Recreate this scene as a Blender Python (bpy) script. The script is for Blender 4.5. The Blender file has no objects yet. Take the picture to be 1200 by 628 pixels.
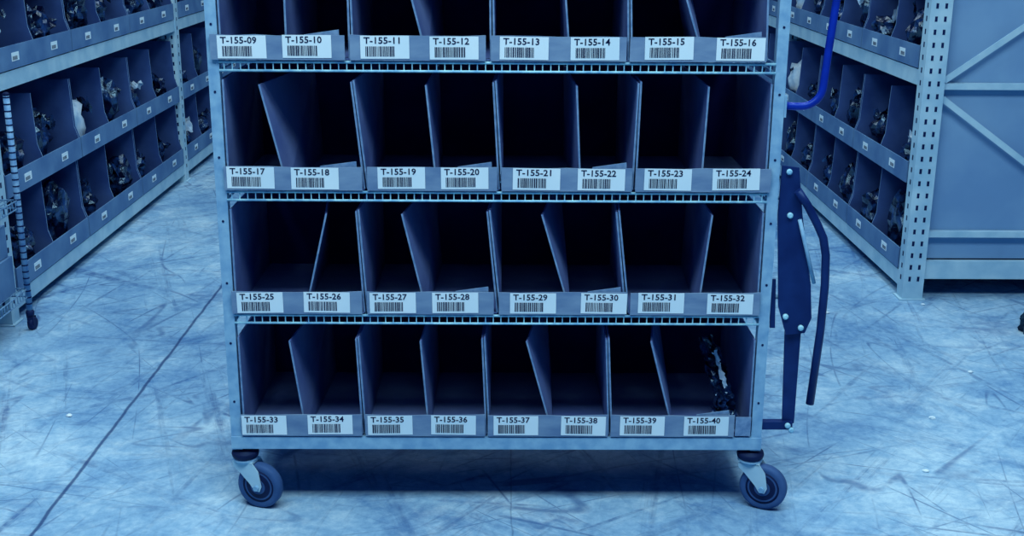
import bpy, bmesh, math, random
from mathutils import Vector, Matrix, noise

random.seed(7)
scene = bpy.context.scene
try:
    scene.view_settings.view_transform = 'Standard'
    scene.view_settings.look = 'None'
except Exception:
    pass

def lin(c):
    return tuple(((v/255)/12.92 if v/255 <= 0.04045 else (((v/255)+0.055)/1.055)**2.4) for v in c) + (1,)

# ------------------------------------------------------------------ materials
def mat(name, c1, c2=None, scale=8, rough=0.6, metal=0.0, bump=0.0, stretch=(1,1,1), detail=4, spec=0.3, lo=0.35, hi=0.65, tint=(0.35,0.65,1.0)):
    m = bpy.data.materials.new(name); m.use_nodes = True
    nt = m.node_tree; b = nt.nodes['Principled BSDF']
    b.inputs['Roughness'].default_value = rough
    b.inputs['Metallic'].default_value = metal
    b.inputs['Specular IOR Level'].default_value = spec
    b.inputs['Specular Tint'].default_value = tuple(tint)+(1,)
    if c2 is None:
        c2 = tuple(v*0.85 for v in c1)
    tc = nt.nodes.new('ShaderNodeTexCoord'); mp = nt.nodes.new('ShaderNodeMapping')
    mp.inputs['Scale'].default_value = stretch
    nz = nt.nodes.new('ShaderNodeTexNoise'); nz.inputs['Scale'].default_value = scale; nz.inputs['Detail'].default_value = detail
    cr = nt.nodes.new('ShaderNodeValToRGB')
    cr.color_ramp.elements[0].position = lo; cr.color_ramp.elements[1].position = hi
    cr.color_ramp.elements[0].color = lin(c2); cr.color_ramp.elements[1].color = lin(c1)
    nt.links.new(tc.outputs['Object'], mp.inputs['Vector']); nt.links.new(mp.outputs[0], nz.inputs['Vector'])
    nt.links.new(nz.outputs['Fac'], cr.inputs[0]); nt.links.new(cr.outputs[0], b.inputs['Base Color'])
    if bump:
        bp = nt.nodes.new('ShaderNodeBump'); bp.inputs['Strength'].default_value = bump; bp.inputs['Distance'].default_value = 0.01
        nt.links.new(nz.outputs['Fac'], bp.inputs['Height']); nt.links.new(bp.outputs[0], b.inputs['Normal'])
    return m

M = {}
M['steel']   = mat('galvanised_steel', (138,188,216), (110,162,200), 30, 0.45, 0.0)
M['wire']    = mat('chrome_wire', (165,228,242), (110,175,214), 40, 0.35, 0.0)
M['dullwire']= mat('dull_wire', (124,172,206), (84,132,180), 40, 0.4, 0.0)
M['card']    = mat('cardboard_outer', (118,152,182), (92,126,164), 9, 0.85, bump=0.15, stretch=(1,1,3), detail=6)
M['cardin_shaded']  = mat('cardboard_inner_shaded', (92,118,168), (68,92,148), 7, 0.9, spec=0.1, bump=0.12, detail=6)  # same board as the outside, with the bin's interior shade put into the colour
M['cardback_shaded']= mat('cardboard_back_shaded', (30,42,104), (20,30,88), 8, 0.9, spec=0.05)  # deep shade at the rear of the bins painted in as near-navy board
M['edge']    = mat('cardboard_edge', (116,154,190), (88,128,170), 60, 0.9)
M['label']   = mat('label_paper', (214,242,250), (200,234,246), 5, 0.6)
M['ink']     = mat('label_ink', (8,24,70), (6,16,55), 5, 0.7)
M['rubber']  = mat('rubber_dark', (16,30,74), (10,20,58), 20, 0.6)
M['tread']   = mat('wheel_rubber', (56,90,140), (42,76,124), 20, 0.55)
M['blue']    = mat('blue_painted_tube', (14,48,168), (10,40,148), 20, 0.35)
M['navy']    = mat('navy_painted_steel', (20,46,104), (14,34,88), 15, 0.4)
M['rack']    = mat('rack_beam_paint', (170,212,228), (142,190,214), 10, 0.5)
M['hole']    = mat('slot_dark', (12,30,80), (10,26,70), 10, 0.9)
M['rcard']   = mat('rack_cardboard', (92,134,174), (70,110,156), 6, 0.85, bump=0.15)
M['rcardin_shaded'] = mat('rack_cardboard_inner_shaded', (58,88,144), (40,66,122), 6, 0.9, spec=0.1)  # darker copy of the rack cardboard; shade inside the bins is in the colour
M['panel']   = mat('rack_end_board', (120,164,200), (102,146,188), 3, 0.8)
M['wall']    = mat('wall_paint', (60,100,150), (50,88,140), 2, 0.9)
M['bagdark'] = mat('plastic_bag_dark', (24,58,112), (4,10,42), 24, 0.22, spec=0.9, bump=0.6, lo=0.46, hi=0.66, detail=5, tint=(0.42,0.76,1.0))
M['baglite'] = mat('plastic_bag_light', (205,232,244), (130,178,214), 12, 0.4, spec=0.5, bump=0.5)
M['green']   = mat('dark_crumpled_film', (16,50,70), (4,14,40), 30, 0.5)

def floor_material():
    m = bpy.data.materials.new('scuffed_concrete'); m.use_nodes = True
    nt = m.node_tree; N = nt.nodes; L = nt.links; b = N['Principled BSDF']
    b.inputs['Specular IOR Level'].default_value = 0.25
    b.inputs['Specular Tint'].default_value = (0.5, 0.75, 1.0, 1)
    tc = N.new('ShaderNodeTexCoord')
    def noise_(scale, detail=6, dist=0.0, rot=0, sc=(1,1,1), rough=0.6, loc=(0,0,0)):
        m1 = N.new('ShaderNodeMapping'); m1.inputs['Rotation'].default_value = (0,0,rot); m1.inputs['Location'].default_value = loc
        mp = N.new('ShaderNodeMapping'); mp.inputs['Scale'].default_value = sc
        n = N.new('ShaderNodeTexNoise'); n.inputs['Scale'].default_value = scale; n.inputs['Detail'].default_value = detail
        n.inputs['Distortion'].default_value = dist; n.inputs['Roughness'].default_value = rough
        L.new(tc.outputs['Object'], m1.inputs[0]); L.new(m1.outputs[0], mp.inputs[0]); L.new(mp.outputs[0], n.inputs['Vector'])
        return n.outputs['Fac']
    def ramp(src, a, bb, v0=0.0, v1=1.0):
        r = N.new('ShaderNodeMapRange'); r.inputs['From Min'].default_value = a; r.inputs['From Max'].default_value = bb
        r.inputs['To Min'].default_value = v0; r.inputs['To Max'].default_value = v1
        L.new(src, r.inputs['Value']); return r.outputs[0]
    def math_(op, a, bb):
        n = N.new('ShaderNodeMath'); n.operation = op
        for i, v in enumerate((a, bb)):
            if v is None: continue
            if isinstance(v, (int, float)): n.inputs[i].default_value = v
            else: L.new(v, n.inputs[i])
        return n.outputs[0]
    base = N.new('ShaderNodeValToRGB')
    e = base.color_ramp.elements
    e[0].position = 0.38; e[0].color = lin((78,130,180)); e[1].position = 0.64; e[1].color = lin((188,224,238))
    k = e.new(0.5); k.color = lin((130,178,210))
    big = noise_(1.1, 3, 0.4, rough=0.5); fine = noise_(5.5, 9, 0.3, rough=0.75, loc=(3,1,0)); grit = noise_(42, 4, 0, rough=0.7)
    mixn = math_('ADD', math_('ADD', math_('MULTIPLY', big, 0.40), math_('MULTIPLY', fine, 0.42)), math_('MULTIPLY', grit, 0.18))
    L.new(mixn, base.inputs[0])
    wear = noise_(1.4, 4, 0.4, loc=(7,2,0))
    dark = None
    for i, (rot, sy, sc) in enumerate([(0.55, 10, 0.9), (-0.6, 14, 1.0), (1.25, 12, 0.8), (0.15, 16, 1.1), (2.2, 12, 1.0), (1.75, 18, 0.9)]):
        s = ramp(noise_(sc, 6, 0.2, rot, (0.6, sy, 1), loc=(i*2.3, i, 0), rough=0.7), 0.57, 0.67)
        dark = s if dark is None else math_('MAXIMUM', dark, s)
    dark = math_('MULTIPLY', dark, ramp(noise_(26, 4, 0.1), 0.38, 0.58, 0.25, 1.0))
    dark = math_('MULTIPLY', dark, 0.8)
    for sc, rot, st in ((0.8, 0.35, 7), (0.9, 1.35, 8), (0.7, 2.35, 7), (1.0, 0.85, 10), (0.8, 2.8, 9), (0.9, 1.8, 8), (1.2, -0.2, 7)):
        n = noise_(sc, 1.0, 0.0, rot, (0.45, st*0.45, 1), loc=(sc*5+rot, rot*3, 0))
        d = math_('ABSOLUTE', math_('SUBTRACT', n, 0.5), None)
        s = ramp(d, 0.0015, 0.006, 0.75, 0.0)
        s = math_('MULTIPLY', s, ramp(noise_(2.4, 5, 0, rot, loc=(rot,5,0), rough=0.7), 0.47, 0.58))
        dark = math_('MAXIMUM', dark, s)
    dark = math_('MULTIPLY', dark, ramp(wear, 0.35, 0.58, 0.35, 0.9))
    mix = N.new('ShaderNodeMixRGB'); mix.inputs[2].default_value = lin((26,68,130))
    L.new(dark, mix.inputs[0]); L.new(base.outputs[0], mix.inputs[1])
    st = ramp(noise_(2.0, 9, 0.6, 0.9, rough=0.75), 0.54, 0.68, 0, 0.6)
    mix2 = N.new('ShaderNodeMixRGB'); mix2.inputs[2].default_value = lin((50,100,158))
    L.new(st, mix2.inputs[0]); L.new(mix.outputs[0], mix2.inputs[1])
    sep = N.new('ShaderNodeSeparateXYZ'); L.new(tc.outputs['Object'], sep.inputs[0])
    col = mix2.outputs[0]
    wob = ramp(noise_(6, 3), 0, 1, -0.008, 0.008)
    for jx, w, st_ in ((-1.185, 0.005, 0.8), (0.03, 0.002, 0.35), (3.4, 0.006, 0.8)):
        d = math_('ABSOLUTE', math_('ADD', math_('SUBTRACT', sep.outputs[0], jx), wob), None)
        f = ramp(d, w*0.6, w*1.5, st_, 0.0)
        mx = N.new('ShaderNodeMixRGB'); mx.inputs[2].default_value = lin((16,48,104))
        L.new(f, mx.inputs[0]); L.new(col, mx.inputs[1]); col = mx.outputs[0]
    L.new(col, b.inputs['Base Color'])
    L.new(ramp(noise_(5, 5), 0.3, 0.7, 0.55, 0.85), b.inputs['Roughness'])
    bp = N.new('ShaderNodeBump'); bp.inputs['Strength'].default_value = 0.15; bp.inputs['Distance'].default_value = 0.004
    L.new(noise_(30, 4), bp.inputs['Height']); L.new(bp.outputs[0], b.inputs['Normal'])
    return m
M['floor'] = floor_material()

# ------------------------------------------------------------------ mesh builder
class MB:
    def __init__(s): s.bm = bmesh.new(); s.mats = []
    def mi(s, k):
        if k not in s.mats: s.mats.append(k)
        return s.mats.index(k)
    def faces(s, vs, fs, k, smooth=False):
        bv = [s.bm.verts.new(v) for v in vs]; i = s.mi(k); out = []
        for f in fs:
            fc = s.bm.faces.new([bv[j] for j in f]); fc.material_index = i; fc.smooth = smooth; out.append(fc)
        return out
    def box(s, x0, x1, y0, y1, z0, z1, k):
        v = [(x0,y0,z0),(x1,y0,z0),(x1,y1,z0),(x0,y1,z0),(x0,y0,z1),(x1,y0,z1),(x1,y1,z1),(x0,y1,z1)]
        return s.faces(v, [(3,2,1,0),(4,5,6,7),(0,1,5,4),(1,2,6,5),(2,3,7,6),(3,0,4,7)], k)
    def hexa(s, v, k, k0=None):
        fs = s.faces(v, [(3,2,1,0),(4,5,6,7),(0,1,5,4),(1,2,6,5),(2,3,7,6),(3,0,4,7)], k)
        if k0: fs[2].material_index = s.mi(k0)
    def slab(s, fb, ft, bt, bb, t, k, k0=None):
        o = lambda p, d: (p[0]+d, p[1], p[2])
        h = t/2
        s.hexa([o(fb,-h), o(fb,h), o(bb,h), o(bb,-h), o(ft,-h), o(ft,h), o(bt,h), o(bt,-h)], k, k0)
    def tube(s, pts, r, k, n=8, caps=True):
        pts = [Vector(p) for p in pts]; rings = []; i = s.mi(k); prev = None
        for a, p in enumerate(pts):
            if a == 0: d = pts[1]-p
            elif a == len(pts)-1: d = p-pts[a-1]
            else: d = (pts[a+1]-p).normalized()+(p-pts[a-1]).normalized()
            d.normalize()
            if prev is None: u = d.orthogonal().normalized()
            else: u = (prev - d*prev.dot(d)).normalized()
            prev = u; w = d.cross(u)
            rings.append([s.bm.verts.new(p + (u*math.cos(2*math.pi*j/n)+w*math.sin(2*math.pi*j/n))*r) for j in range(n)])
        for a in range(len(rings)-1):
            for j in range(n):
                f = s.bm.faces.new((rings[a][j], rings[a][(j+1)%n], rings[a+1][(j+1)%n], rings[a+1][j])); f.material_index = i; f.smooth = True
        if caps:
            for rg in (rings[0][::-1], rings[-1]):
                f = s.bm.faces.new(rg); f.material_index = i
    def lathe(s, prof, k, mtx, n=32):
        i = s.mi(k); rings = []
        for r, a in prof:
            rings.append([s.bm.verts.new(mtx @ Vector((r*math.cos(2*math.pi*j/n), r*math.sin(2*math.pi*j/n), a))) for j in range(n)])
        for a in range(len(rings)-1):
            for j in range(n):
                f = s.bm.faces.new((rings[a][j], rings[a][(j+1)%n], rings[a+1][(j+1)%n], rings[a+1][j])); f.material_index = i; f.smooth = True
        for rg in (rings[0][::-1], rings[-1]):
            f = s.bm.faces.new(rg); f.material_index = i
    def poly(s, pts, t, k):
        n = len(pts); v = [tuple(p) for p in pts] + [(p[0], p[1]+t, p[2]) for p in pts]
        s.faces(v, [tuple(range(n)), tuple(range(2*n-1, n-1, -1))] + [(j, j+n, (j+1)%n+n, (j+1)%n) for j in range(n)], k)
    def blob(s, c, size, k, seed=0, sub=3, amp=0.35, freq=2.2, rot=0.0, zmin=None, smooth=False):
        t = bmesh.new(); bmesh.ops.create_icosphere(t, subdivisions=sub, radius=1.0)
        i = s.mi(k); mp = {}
        off = Vector((seed*3.7, seed*1.3, seed*5.1)); R = Matrix.Rotation(rot, 3, 'Z')
        for v in t.verts:
            p = v.co.copy(); d = 1 + amp*noise.noise(p*freq+off) + amp*0.6*abs(noise.noise(p*freq*2.6+off))
            q = R @ Vector((p.x*d*size[0], p.y*d*size[1], p.z*d*size[2])) + Vector(c)
            if zmin is not None: q.z = max(q.z, zmin)
            mp[v.index] = s.bm.verts.new(q)
        for f in t.faces:
            nf = s.bm.faces.new([mp[v.index] for v in f.verts]); nf.material_index = i; nf.smooth = smooth
        t.free()
    def crumple(s, c, ux, uy, k, seed, nx=10, ny=10, amp=0.02):
        c, ux, uy = Vector(c), Vector(ux), Vector(uy); nn = ux.cross(uy).normalized(); i = s.mi(k); g = []
        for a in range(nx+1):
            for b_ in range(ny+1):
                u, v = a/nx-0.5, b_/ny-0.5
                p = Vector((u*4+seed*3.1, v*4+seed*1.7, seed))
                d = noise.noise(p*1.3)*amp*1.6 + noise.noise(p*3.3)*amp
                q = c+ux*(u+noise.noise(p*2)*0.08)+uy*(v+noise.noise(p*2+Vector((9,9,9)))*0.08)+nn*d
                g.append(s.bm.verts.new(q))
        for a in range(nx):
            for b_ in range(ny):
                f = s.bm.faces.new((g[a*(ny+1)+b_], g[(a+1)*(ny+1)+b_], g[(a+1)*(ny+1)+b_+1], g[a*(ny+1)+b_+1])); f.material_index = i
    def done(s, name, parent=None, fix=True):
        if fix: bmesh.ops.recalc_face_normals(s.bm, faces=s.bm.faces)
        me = bpy.data.meshes.new(name); s.bm.to_mesh(me); s.bm.free()
        for k in s.mats: me.materials.append(M[k])
        ob = bpy.data.objects.new(name, me); scene.collection.objects.link(ob)
        if parent: ob.parent = parent
        return ob

def empty(name, loc=(0,0,0)):
    e = bpy.data.objects.new(name, None); scene.collection.objects.link(e); return e

_tc = {}
def text_tris(txt):
    if txt in _tc: return _tc[txt]
    cu = bpy.data.curves.new('tmp', 'FONT'); cu.body = txt; cu.size = 1.0; cu.resolution_u = 2; cu.offset = 0.018
    ob = bpy.data.objects.new('tmp', cu); scene.collection.objects.link(ob)
    dg = bpy.context.evaluated_depsgraph_get(); me = bpy.data.meshes.new_from_object(ob.evaluated_get(dg))
    res = ([tuple(v.co) for v in me.vertices], [tuple(p.vertices) for p in me.polygons])
    bpy.data.objects.remove(ob); bpy.data.curves.remove(cu); bpy.data.meshes.remove(me)
    _tc[txt] = res; return res

def add_label(mb, xc, zc, y, txt, w=0.116, h=0.054, tilt=0.0):
    rnd = random.Random(txt)
    c, s_ = math.cos(tilt), math.sin(tilt)
    def P(u, v, d): return (xc+u*c-v*s_, y-d, zc+u*s_+v*c)
    def q(u0, u1, v0, v1, d, k):
        mb.faces([P(u0,v0,d),P(u1,v0,d),P(u1,v1,d),P(u0,v1,d)], [(0,1,2,3)], k)
    q(-w/2, w/2, -h/2, h/2, 0.0010, 'label')
    vs, fs = text_tris(txt)
    wid = max(v[0] for v in vs); sc = (w*0.74)/wid
    mb.faces([P(-w/2+0.008+v[0]*sc, h/2-0.0185+v[1]*0.0215, 0.0016) for v in vs], fs, 'ink')
    u = -w/2+0.012; end = w*0.20
    while u < end:
        bw = rnd.choice((0.0010, 0.0016, 0.0024, 0.0030)); q(u, u+bw, -h/2+0.005, -h/2+0.029, 0.0016, 'ink'); u += bw+rnd.choice((0.0010,0.0014,0.0018))

# ------------------------------------------------------------------ room
b = MB(); b.faces([(-7,-3,0),(7,-3,0),(7,14,0),(-7,14,0)], [(0,1,2,3)], 'floor'); b.done('floor', fix=False)
b = MB(); b.box(-7,7,14,14.15,0,5,'wall'); b.done('wall_back')

# ------------------------------------------------------------------ the cart
F = 2.895           # front face distance
BACK = F+0.47
XL, XR = -0.702, 0.683
cart = empty('shelf_cart')
shelves = [1.497, 1.177, 0.860, 0.541, 0.207]   # deck heights

b = MB()
pw = 0.027
for (x0, x1) in ((XL, XL+pw), (XR-pw, XR)):
    for y0 in (F+0.004, BACK-0.02):
        b.box(x0, x1, y0, y0+pw, 0.165, 1.84, 'steel')
        b.box(x0+0.004, x1-0.004, y0+0.004, y0+pw-0.004, 1.84, 1.85, 'rubber')
        z = 0.30
        while z < 1.8:
            if y0 < F+0.1:
                b.lathe([(0.0032,0),(0.0032,0.001)], 'hole', Matrix.Translation(((x0+x1)/2, y0, z)) @ Matrix.Rotation(math.pi/2,4,'X'), 8)
            z += 0.16
b.box(XL+pw, XR-pw, F+0.002, F+0.03, 0.168, 0.205, 'steel')
b.box(XL, XR, F-0.001, F+0.0035, 0.170, 0.203, 'steel')
b.box(XL+pw, XR-pw, BACK-0.02, BACK+0.005, 0.168, 0.205, 'steel')
for x0 in (XL, XR-pw):
    b.box(x0, x0+pw, F+0.032, BACK-0.021, 0.168, 0.203, 'steel')
    for z in (1.75, 0.95, 1.35):
        b.box(x0+0.004, x0+pw-0.004, F+0.032, BACK-0.021, z, z+0.02, 'steel')
b.box(XL+pw, XR-pw, F+0.006, F+0.02, 1.80, 1.825, 'steel')
b.box(XL+pw, XR-pw, BACK-0.02, BACK, 1.80, 1.825, 'steel')
b.box(XL+pw, XR-pw, F+0.031, BACK-0.021, 0.182, 0.198, 'navy')
b.done('frame', cart)

b = MB()
for zi, z in enumerate(shelves):
    if zi < 4:
        for yy in (F+0.004, BACK-0.012):
            b.tube([(XL+pw, yy, z-0.0045), (XR-pw, yy, z-0.0045)], 0.0036, 'wire', 6)
            b.tube([(XL+pw, yy, z-0.0255), (XR-pw, yy, z-0.0255)], 0.0032, 'wire', 6)
            x = XL+pw+0.012
            while x < XR-pw-0.005:
                b.tube([(x, yy, z-0.024), (x, yy, z-0.006)], 0.0016, 'wire', 5, False); x += 0.0195
        for xx in (XL+pw-0.002, XR-pw+0.002):
            for zz in (z-0.0045, z-0.0255):
                b.tube([(xx, F+0.03, zz), (xx, BACK-0.02, zz)], 0.0032, 'dullwire', 6)
    x = XL+pw+0.02
    while x < XR-pw-0.005:
        b.tube([(x, F+0.006, z-0.004), (x, BACK-0.012, z-0.004)], 0.0016, 'wire', 4, False); x += 0.039
    for yy in (F+0.15, F+0.31):
        b.tube([(XL+pw, yy, z-0.008), (XR-pw, yy, z-0.008)], 0.003, 'wire', 5)
b.done('wire_shelves', cart)

def caster(name, sx, sy, ang):
    b = MB()
    T = Matrix.Translation((sx, sy, 0))
    b.lathe([(0.012,0.168),(0.012,0.158),(0.034,0.157),(0.036,0.150),(0.034,0.142),(0.030,0.138)], 'rubber', T, 28)
    b.lathe([(0.030,0.139),(0.033,0.134),(0.030,0.129),(0.022,0.127)], 'steel', T, 28)
    d = Vector((math.cos(ang), math.sin(ang), 0)); nrm = Vector((-d.y, d.x, 0))
    ax = Vector((sx, sy, 0.0625)) + d*0.040
    W = Matrix.Translation(ax) @ Matrix(((d.x, 0, nrm.x, 0), (d.y, 0, nrm.y, 0), (0, 1, 0, 0), (0,0,0,1)))
    b.lathe([(0.044,-0.013),(0.052,-0.0155),(0.059,-0.0135),(0.0625,-0.007),(0.0625,0.007),(0.059,0.0135),(0.052,0.0155),(0.044,0.013)], 'tread', W, 40)
    b.lathe([(0.010,-0.0165),(0.030,-0.0150),(0.036,-0.0125),(0.0445,-0.0138),(0.0445,0.0138),(0.036,0.0125),(0.030,0.0150),(0.010,0.0165)], 'rubber', W, 40)
    b.lathe([(0.021,-0.0172),(0.021,0.0172)], 'tread', W, 24)
    b.lathe([(0.007,-0.030),(0.008,-0.026),(0.008,0.026),(0.007,0.030)], 'steel', W, 12)
    for s_ in (-1, 1):
        o = nrm*(0.0215*s_); t = nrm*0.0015
        prof = [(-0.026,0.131),(0.030,0.131),(0.047,0.108),(0.054,0.066),(0.048,0.052),(0.034,0.052),(0.022,0.070),(-0.006,0.100),(-0.024,0.116)]
        n = len(prof); base = Vector((sx, sy, 0))
        v = [tuple(base + d*u + o - t + Vector((0,0,z))) for u, z in prof] + [tuple(base + d*u + o + t + Vector((0,0,z))) for u, z in prof]
        b.faces(v, [tuple(range(n)), tuple(range(2*n-1, n-1, -1))] + [(j, j+n, (j+1)%n+n, (j+1)%n) for j in range(n)], 'rack')
    c = [tuple(Vector((sx,sy,0)) + d*u + nrm*w_ + Vector((0,0,z))) for z in (0.126,0.132) for u, w_ in ((-0.026,-0.023),(0.030,-0.023),(0.030,0.023),(-0.026,0.023))]
    b.hexa(c, 'rack')
    b.done(name, cart)
caster('caster_front_left', XL+0.030, F+0.022, math.radians(-18))
caster('caster_front_right', XR-0.022, F+0.022, math.radians(-24))
caster('caster_rear_left', XL+0.030, BACK-0.01, math.radians(20))
caster('caster_rear_right', XR-0.022, BACK-0.01, math.radians(-40))

# push handle (blue tube on the right side)
b = MB()
def arc(c, r, a0, a1, y, n=8):
    return [(c[0]+r*math.cos(a0+(a1-a0)*i/n), y, c[1]+r*math.sin(a0+(a1-a0)*i/n)) for i in range(n+1)]
yh = F+0.02
pts = [(XR-0.004, yh, 1.072), (XR+0.03, yh, 1.070)] + arc((XR+0.045, 1.120), 0.050, -math.pi/2, 0, yh) + [(XR+0.102, yh, 1.22), (XR+0.112, yh, 1.34), (XR+0.112, yh, 1.50)] + arc((XR+0.062, 1.55), 0.050, 0, math.pi/2, yh) + [(XR-0.004, yh, 1.60)]
b.tube(pts, 0.0095, 'blue', 12)
b.box(XR+0.0005, XR+0.006, yh-0.016, yh+0.016, 1.045, 1.098, 'steel')
b.box(XR+0.0005, XR+0.006, yh-0.016, yh+0.016, 1.574, 1.626, 'steel')
b.done('push_handle', cart)

# folding step / tow bracket
b = MB()
y0 = F+0.012
def Q(px, z):      # tape marks -> metres right of the cart's centre line
    return (px-587)*(2.79+(1.505-z)*0.279)/1411
pl = [(917,0.925),(937,0.92),(941,0.80),(951,0.62),(952,0.53),(944,0.49),(922,0.485),(913,0.56),(912,0.80)]
b.poly([(Q(p,z), y0, z) for p, z in pl], 0.006, 'navy')
b.poly([(Q(p,z), y0+0.012, z) for p, z in [(922,0.49),(941,0.49),(933,0.235),(919,0.235)]], 0.006, 'navy')
b.poly([(Q(p,z), y0+0.010, z) for p, z in [(905,0.63),(911,0.63),(910,0.50),(904,0.50)]], 0.006, 'navy')
b.tube([(Q(934,0.865), y0-0.012, 0.865), (Q(945,0.83), y0-0.012, 0.83), (Q(957,0.78), y0-0.012, 0.78), (Q(964,0.745), y0-0.012, 0.745), (Q(967,0.70), y0-0.012, 0.70), (Q(966,0.62), y0-0.012, 0.62), (Q(961,0.50), y0-0.012, 0.50), (Q(949,0.300), y0-0.012, 0.300)], 0.0105, 'navy', 12)
b.tube([(Q(937,0.79), y0-0.006, 0.79), (Q(954,0.625), y0-0.006, 0.625)], 0.005, 'steel', 8)
b.tube([(Q(920,0.84), y0+0.02, 0.84), (XR-0.002, y0+0.02, 0.84)], 0.006, 'steel', 8)
b.tube([(Q(918,0.58), y0+0.02, 0.58), (XR-0.002, y0+0.02, 0.58)], 0.006, 'steel', 8)
b.box(XR+0.0005, Q(930,0.235), y0, y0+0.022, 0.222, 0.243, 'navy')
for p, z in [(925,0.91),(921,0.535),(939,0.505),(924,0.235),(926,0.80),(928,0.222)]:
    b.lathe([(0.0075,0),(0.0075,0.006),(0.004,0.008)], 'wire', Matrix.Translation((Q(p,z), y0, z)) @ Matrix.Rotation(math.pi/2,4,'X'), 10)
b.done('folding_step_bracket', cart)

# ------------------------------------------------------------------ cardboard bins
rows = [
 dict(z=1.497, n0=1, c=588, edges=[(245,404),(410,569),(575,734),(738,899)], tops=[245,328,407,480,574,660,738,815,902], bots=[250,335,410,495,576,668,738,822,900],
      labels=[284,360,451,532,614,697,784,868]),
 dict(z=1.177, n0=9, c=588, edges=[(247,404),(410,569),(575,734),(738,899)], tops=[247,329,406,464,575,659,738,788,905], bots=[252,335,411,500,577,668,739,826,902],
      labels=[284,360,451,532,614,697,784,868]),
 dict(z=0.860, n0=17, c=587, edges=[(263,424),(430,582),(587,740),(744,903)], tops=[254,302,412,498,579,676,750,832,907], bots=[263,336,428,511,586,680,743,822,902],
      labels=[294,369,470,544,628,704,782,862]),
 dict(z=0.541, n0=25, c=586.5, edges=[(272,424),(430,578),(584,733),(738,890)], tops=[266,381,418,470,572,635,724,836,900], bots=[274,357,428,499,584,668,735,818,892],
      labels=[305,383,460,533,624,707,774,855]),
 dict(z=0.207, n0=33, c=586, edges=[(283,424),(428,568),(571,712),(715,860)], tops=[277,338,418,492,566,617,712,764,889], bots=[284,358,426,502,571,647,715,790,884],
      labels=[310,387,457,531,604,683,752,827]),
]
LH = 0.058
last_bin = None
def depth(z): return 2.780+(1.505-z)*0.279
for ri, r in enumerate(rows):
    z = r['z']+0.001; hp = 0.268 if ri != 1 else 0.285
    c = r['c']
    X0 = lambda px: (px-c)*depth(z+0.03)/1411
    XT = lambda px: (px-c-0.6)*depth(z+hp)/1411
    clampx = lambda x: max(XL+pw+0.006, min(XR-pw-0.006, x))
    yl = F-0.004
    for i in range(4):
        b = MB()
        e0, e1 = X0(r['edges'][i][0]), X0(r['edges'][i][1])
        # lip with a slightly worn, uneven top fold
        nseg = 6; zt = [z+LH+random.uniform(-0.0016, 0.0016)+(0.001 if q in (0, nseg) else 0) for q in range(nseg+1)]
        xs = [e0+(e1-e0)*q/nseg for q in range(nseg+1)]
        for q in range(nseg):
            b.hexa([(xs[q],yl,z),(xs[q+1],yl,z),(xs[q+1],yl+0.004,z),(xs[q],yl+0.004,z),(xs[q],yl,zt[q]),(xs[q+1],yl,zt[q+1]),(xs[q+1],yl+0.004,zt[q+1]),(xs[q],yl+0.004,zt[q])], 'card')
        b.box(clampx(e0)+0.008, clampx(e1)-0.008, yl+0.0045, yl+0.0075, z+0.002, z+LH-0.004, 'card')
        TL, TR = clampx(XT(r['tops'][2*i])+0.003), clampx(XT(r['tops'][2*i+2])-0.003)
        BL, BR = clampx(X0(r['bots'][2*i])+0.004), clampx(X0(r['bots'][2*i+2])-0.004)
        yb = BACK-0.022
        fy = F+0.006
        zb = z+0.003
        b.slab((BL, fy, zb), (TL, fy, z+hp), (BL-0.0, yb, z+hp), (BL, yb, zb), 0.0045, 'cardin_shaded', 'edge')
        b.slab((BR, fy, zb), (TR, fy, z+hp-0.004), (BR, yb, z+hp), (BR, yb, zb), 0.0045, 'cardin_shaded', 'edge')
        b.box(BL, BR, fy-0.001, yb, z, z+0.0028, 'cardin_shaded')
        b.box(BL, BR, yb, yb+0.004, z, z+hp-0.005, 'cardback_shaded')
        DT, DB = XT(r['tops'][2*i+1]), X0(r['bots'][2*i+1])
        mid = (BL+BR)/2
        bk = mid + (DB-mid)*0.4 + random.uniform(-0.005, 0.03)
        b.slab((DB, fy+0.002, zb), (DT, fy+0.006, z+hp-0.012), (bk+(DT-DB)*0.3, yb-0.004, z+hp-0.012), (bk, yb-0.004, zb), 0.0045, 'cardin_shaded', 'edge')
        if (ri, i) in ((2,0),(2,1),(2,2),(3,2),(3,1),(4,3),(1,0),(1,3)):
            fx = e0+(e1-e0)*0.66
            b.poly([(fx, yl+0.008, z+0.03), (e1-0.012, yl+0.008, z+0.03), (e1-0.014, yl+0.008, z+LH+0.013), (fx+0.012, yl+0.008, z+LH+0.001)], 0.003, 'edge')
        for j in (0, 1):
            n = r['n0']+2*i+j
            add_label(b, X0(r['labels'][2*i+j]), z+0.031+random.uniform(-0.001,0.0015), yl, 'T-155-%02d' % n, tilt=random.uniform(-0.012,0.012))
        last_bin = b.done('cardboard_bin', fix=False)

b = MB(); b.box(0.612, 0.652, F-0.002, F+0.002, 0.210, 0.262, 'edge'); b.done('offcut', last_bin)

# film-wrapped packets left in the last bin (contents of that bin)
b = MB()
b.crumple((0.575, F+0.13, 0.345), (0.048,0.02,0.006), (0.050,-0.05,-0.17), 'bagdark', 3, 10, 24, 0.014)
b.crumple((0.592, F+0.12, 0.31), (0.045,0.03,0.004), (0.040,-0.04,-0.15), 'bagdark', 8, 10, 20, 0.014)
b.crumple((0.583, F+0.095, 0.36), (0.010,0.006,0.0), (0.030,-0.03,-0.09), 'baglite', 12, 4, 20, 0.008)
b.crumple((0.600, F+0.08, 0.232), (0.06,0.0,0.01), (0.0,0.10,0.01), 'bagdark', 5, 12, 14, 0.010)
b.done('film_packets', last_bin)

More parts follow.
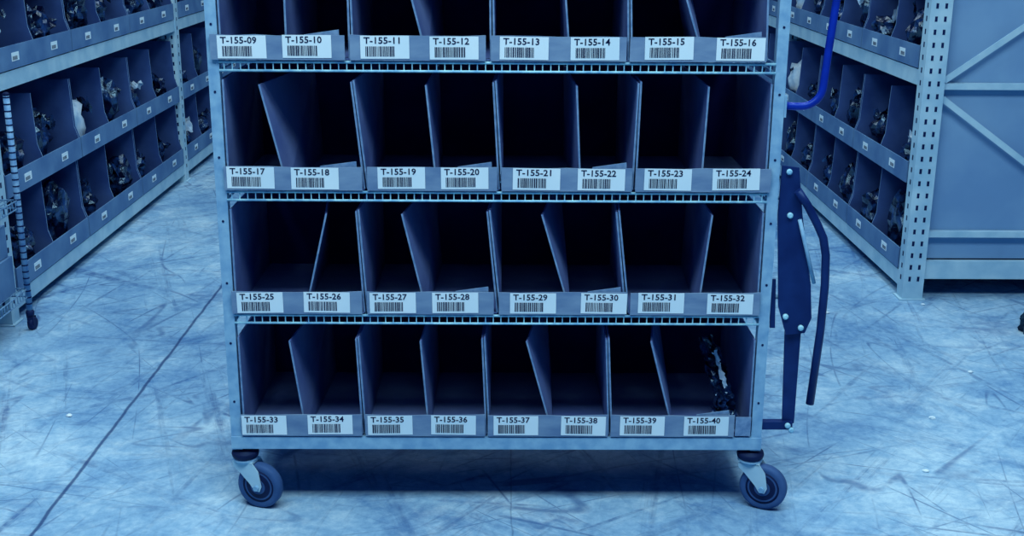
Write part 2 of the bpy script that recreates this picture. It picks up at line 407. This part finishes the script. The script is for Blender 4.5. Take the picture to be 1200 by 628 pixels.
# ------------------------------------------------------------------ storage racks
def rack(face, sgn, ys, depth_, end_panel):
    root = empty('storage_rack')
    X = lambda d: face + sgn*d
    def bx(b, d0, d1, y0, y1, z0, z1, k):
        x0, x1 = sorted((X(d0), X(d1))); b.box(x0, x1, y0, y1, z0, z1, k)
    b = MB()
    for y in ys:
        for d in (0, depth_-0.085):
            bx(b, d, d+0.085, y, y+0.07, 0.006, 2.3, 'rack')
            bx(b, d-0.012, d+0.095, y-0.012, y+0.082, 0, 0.006, 'rack')
            z = 0.08
            while z < 2.25:
                for u in (0.020, 0.055):
                    bx(b, d+u, d+u+0.010, y-0.0008, y+0.001, z, z+0.020, 'hole')
                z += 0.05
        z = 0.08
        while z < 2.25:
            bx(b, -0.0008, 0.001, y+0.029, y+0.041, z, z+0.020, 'hole'); z += 0.05
    b.done('uprights', root)
    b = MB()
    for y in ys:
        yy = y+0.02
        for z, t in ((0.085,0.075),(0.262,0.024),(0.865,0.024),(1.47,0.024),(2.1,0.024)):
            bx(b, 0.086, depth_-0.086, yy, yy+0.03, z, z+t, 'rack')
        for z0, z1 in ((0.83,0.28),(0.90,1.46),(2.09,1.50)):
            v0 = Vector((X(0.088), yy-0.004, z0)); v1 = Vector((X(depth_-0.088), yy-0.004, z1))
            d = (v1-v0).normalized(); nn = Vector((-d.z, 0, d.x))*0.012
            b.poly([tuple(p) for p in (v0-nn, v1-nn, v1+nn, v0+nn)], 0.004, 'rack')
    b.done('bracing', root)
    b = MB()
    for a in range(len(ys)-1):
        y0, y1 = ys[a]+0.0705, ys[a+1]-0.0005
        for z in (0.045, 0.875, 1.70):
            bx(b, 0.004, 0.05, y0, y1, z, z+0.062, 'rack')
            bx(b, depth_-0.05, depth_-0.004, y0, y1, z, z+0.062, 'rack')
            bx(b, 0.051, depth_-0.051, y0, y1, z+0.045, z+0.060, 'rcard')
    b.done('beams_and_decks', root)
    if end_panel:
        b = MB(); bx(b, 0.09, depth_-0.09, ys[0]+0.053, ys[0]+0.060, 0.165, 2.2, 'panel'); b.done('end_board', root)
    b = MB(); g = MB()
    rr = random.Random(int(abs(face)*1000)+3)
    for a in range(len(ys)-1):
        y0, y1 = ys[a]+0.085, ys[a+1]-0.01
        ncar = 3; w = (y1-y0)/ncar
        for z, hh in ((0.112,0.345),(0.475,0.345),(0.942,0.345),(1.305,0.345)):
            for cidx in range(ncar):
                c0 = y0+cidx*w+0.006; c1 = y0+(cidx+1)*w-0.006; m = (c0+c1)/2
                lip = 0.088
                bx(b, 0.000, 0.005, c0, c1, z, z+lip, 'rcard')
                bx(b, 0.006, depth_-0.1, c0, c1, z, z+0.004, 'rcardin_shaded')
                bx(b, depth_-0.1, depth_-0.095, c0, c1, z, z+hh, 'rcardin_shaded')
                for yy, kk in ((c0,'rcardin_shaded'), (m-0.0025+rr.uniform(-0.03,0.03),'rcardin_shaded'), (c1-0.005,'rcardin_shaded')):
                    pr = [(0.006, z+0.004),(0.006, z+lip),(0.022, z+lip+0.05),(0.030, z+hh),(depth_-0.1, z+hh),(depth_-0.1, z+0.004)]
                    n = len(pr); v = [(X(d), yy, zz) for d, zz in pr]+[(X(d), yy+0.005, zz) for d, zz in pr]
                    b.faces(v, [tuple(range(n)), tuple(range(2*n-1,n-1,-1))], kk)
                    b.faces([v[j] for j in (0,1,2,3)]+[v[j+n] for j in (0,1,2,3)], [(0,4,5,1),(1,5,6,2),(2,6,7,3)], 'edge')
                for q_ in (0.25, 0.75):
                    yc = c0+(c1-c0)*q_
                    bx(b, -0.0012, 0.0, yc-0.035, yc+0.035, z+0.028, z+0.060, 'label')
                    for kx in range(6):
                        bx(b, -0.0018, -0.0012, yc-0.028+kx*0.008, yc-0.024+kx*0.008, z+0.032, z+0.046, 'ink')
                if z > 1.2: continue
                for (s0, s1) in ((c0+0.02, m-0.035), (m+0.035, c1-0.02)):
                    light = rr.random() < 0.25
                    hgt = rr.uniform(1.0, 2.3)
                    # packed bags: larger, smooth-skinned bags first, crumpled film over them
                    for q_ in range(7):
                        yc = rr.uniform(s0+0.08, s1-0.08); dd = 0.10+0.065*q_+rr.uniform(-0.01,0.02)
                        kk = 'baglite' if (light and rr.random() < 0.6) else 'bagdark'
                        g.blob((X(dd), yc, z+0.06+0.04*hgt+0.014*q_), (rr.uniform(0.06,0.075), rr.uniform(0.08,0.11), rr.uniform(0.040,0.055)*hgt+0.01),
                               kk, seed=rr.randint(0,500), sub=3, amp=0.45, freq=2.4, zmin=z+0.005, smooth=(kk=='baglite'))
                    for q_ in range(9):
                        dd = 0.085+0.035*q_; an = rr.uniform(0, 3.14); L_ = rr.uniform(0.10, 0.15)
                        yc = rr.uniform(s0+0.08, s1-0.08)
                        g.crumple((X(dd+0.02), yc, z+0.085+0.05*hgt+rr.uniform(-0.02,0.03)), (math.cos(an)*L_, math.sin(an)*L_, rr.uniform(-0.05,0.05)),
                                  (-math.sin(an)*L_*0.7, math.cos(an)*L_*0.7, rr.uniform(-0.06,0.06)), 'baglite' if (rr.random() < (0.35 if light else 0.10)) else 'bagdark', rr.randint(0,300), 10, 9, 0.03)
    b.done('cardboard_bins', root, fix=True)
    g.done('bagged_clothing', root, fix=False)

rack(-1.86, -1, [4.36, 6.98, 9.44, 11.9], 0.75, False)
rack(1.655, 1, [4.73, 7.19, 9.65, 12.1], 0.95, True)

# ------------------------------------------------------------------ small wire cart, left edge
wc = empty('wire_utility_cart')
b = MB()
wx0, wx1, wy0, wy1 = -2.36, -1.775, 3.74, 4.325
for x in (wx0, wx1):
    for y in (wy0, wy1):
        b.tube([(x,y,0.075),(x,y,0.885)], 0.0115, 'dullwire', 10)
        z = 0.10
        while z < 0.88:
            b.lathe([(0.0115,z),(0.0122,z+0.001),(0.0122,z+0.005),(0.0115,z+0.006)], 'hole', Matrix.Translation((x,y,0)), 10); z += 0.025
        b.lathe([(0.012,0.884),(0.012,0.892),(0.006,0.896)], 'rubber', Matrix.Translation((x,y,0)), 12)
for z in (0.13, 0.47):
    for dz in (0, 0.03):
        b.tube([(wx0,wy0,z+dz),(wx1,wy0,z+dz),(wx1,wy1,z+dz),(wx0,wy1,z+dz),(wx0,wy0,z+dz)], 0.0032, 'dullwire', 6)
    n = 24
    for i in range(1, n):
        x = wx0+(wx1-wx0)*i/n
        b.tube([(x,wy0,z+0.03),(x,wy1,z+0.03)], 0.0018, 'dullwire', 4)
        b.tube([(x,wy1,z),(x,wy1,z+0.03)], 0.0018, 'dullwire', 4)
        y = wy0+(wy1-wy0)*i/n
        b.tube([(wx1,y,z),(wx1,y,z+0.03)], 0.0018, 'dullwire', 4)
b.done('frame', wc)
b = MB()
for x in (wx0, wx1):
    for y in (wy0, wy1):
        W = Matrix.Translation((x+0.006, y, 0.024)) @ Matrix.Rotation(math.radians(80),4,'Z') @ Matrix.Rotation(math.pi/2,4,'X')
        b.lathe([(0.018,-0.010),(0.024,-0.008),(0.024,0.008),(0.018,0.010)], 'rubber', W, 20)
        b.lathe([(0.014,0.046),(0.016,0.07),(0.012,0.078)], 'rubber', Matrix.Translation((x,y,0)), 14)
        b.box(x-0.008, x+0.016, y-0.016, y-0.012, 0.02, 0.052, 'rubber')
        b.box(x-0.008, x+0.016, y+0.010, y+0.013, 0.02, 0.052, 'rubber')
b.done('casters', wc)
for (x0,x1,y0_,y1_,z0,z1) in ((-2.32,-1.800,3.80,4.28,0.163,0.30),(-2.30,-1.810,3.81,4.27,0.302,0.42)):
    b = MB(); b.box(x0,x1,y0_,y1_,z0,z1,'rcard')
    b.box(x0,x1,(y0_+y1_)/2-0.025,(y0_+y1_)/2+0.025,z1,z1+0.0006,'edge')
    b.box(x1,x1+0.0006,(y0_+y1_)/2-0.05,(y0_+y1_)/2+0.05,z0+0.03,z1-0.03,'label'); b.done('cardboard_box')

# ------------------------------------------------------------------ litter
b = MB(); b.blob((2.02,4.33,0.03),(0.035,0.035,0.035),'green',seed=4,amp=0.7,freq=3,zmin=0.0)
b.blob((2.05,4.38,0.04),(0.04,0.03,0.045),'green',seed=6,amp=0.7,freq=3,zmin=0.0); b.done('crumpled_film')
b = MB()
for i,(x,y) in enumerate([(1.21,3.12),(1.63,3.9),(1.30,4.55),(-1.35,3.5),(1.72,4.66),(1.36,3.5)]):
    b.blob((x,y,0.003),(0.009,0.007,0.004),'label',seed=i,sub=2,amp=0.6,zmin=0.0005)
b.done('paper_scraps')

# ------------------------------------------------------------------ lights
def area(name, loc, sx, sy, power, col, target=None):
    l = bpy.data.lights.new(name, 'AREA'); l.shape='RECTANGLE'; l.size=sx; l.size_y=sy; l.energy=power; l.color=col
    o = bpy.data.objects.new(name, l); scene.collection.objects.link(o); o.location = loc
    if target:
        o.rotation_euler = (Vector(target)-Vector(loc)).to_track_quat('-Z','Y').to_euler()
    return o
KC = (0.82, 0.95, 1.0)
area('ceiling_light_front', (0.0, 1.0, 4.4), 4.5, 1.2, 232, KC, (0,2.0,0))
area('ceiling_light_left', (-1.0, 4.6, 4.6), 0.8, 3.5, 66, KC)
area('ceiling_light_right', (1.0, 4.6, 4.6), 0.8, 3.5, 72, KC)
area('ceiling_light_rear', (0.0, 9.5, 4.6), 3.0, 3.0, 70, KC)

w = bpy.data.worlds.new('warehouse_ambient'); scene.world = w; w.use_nodes = True
w.node_tree.nodes['Background'].inputs[0].default_value = (0.035, 0.16, 0.60, 1)
w.node_tree.nodes['Background'].inputs[1].default_value = 0.22

# ------------------------------------------------------------------ camera
cam = bpy.data.cameras.new('camera'); co = bpy.data.objects.new('camera', cam); scene.collection.objects.link(co)
cam.sensor_width = 36; cam.lens = 36*1411/1200; cam.clip_start = 0.05
co.matrix_world = Matrix.Translation((0,0,1.505)) @ Matrix.Rotation(-0.0094,4,'Z') @ Matrix.Rotation(math.radians(90-16.2),4,'X') @ Matrix.Rotation(0.0065,4,'Z')
scene.camera = co
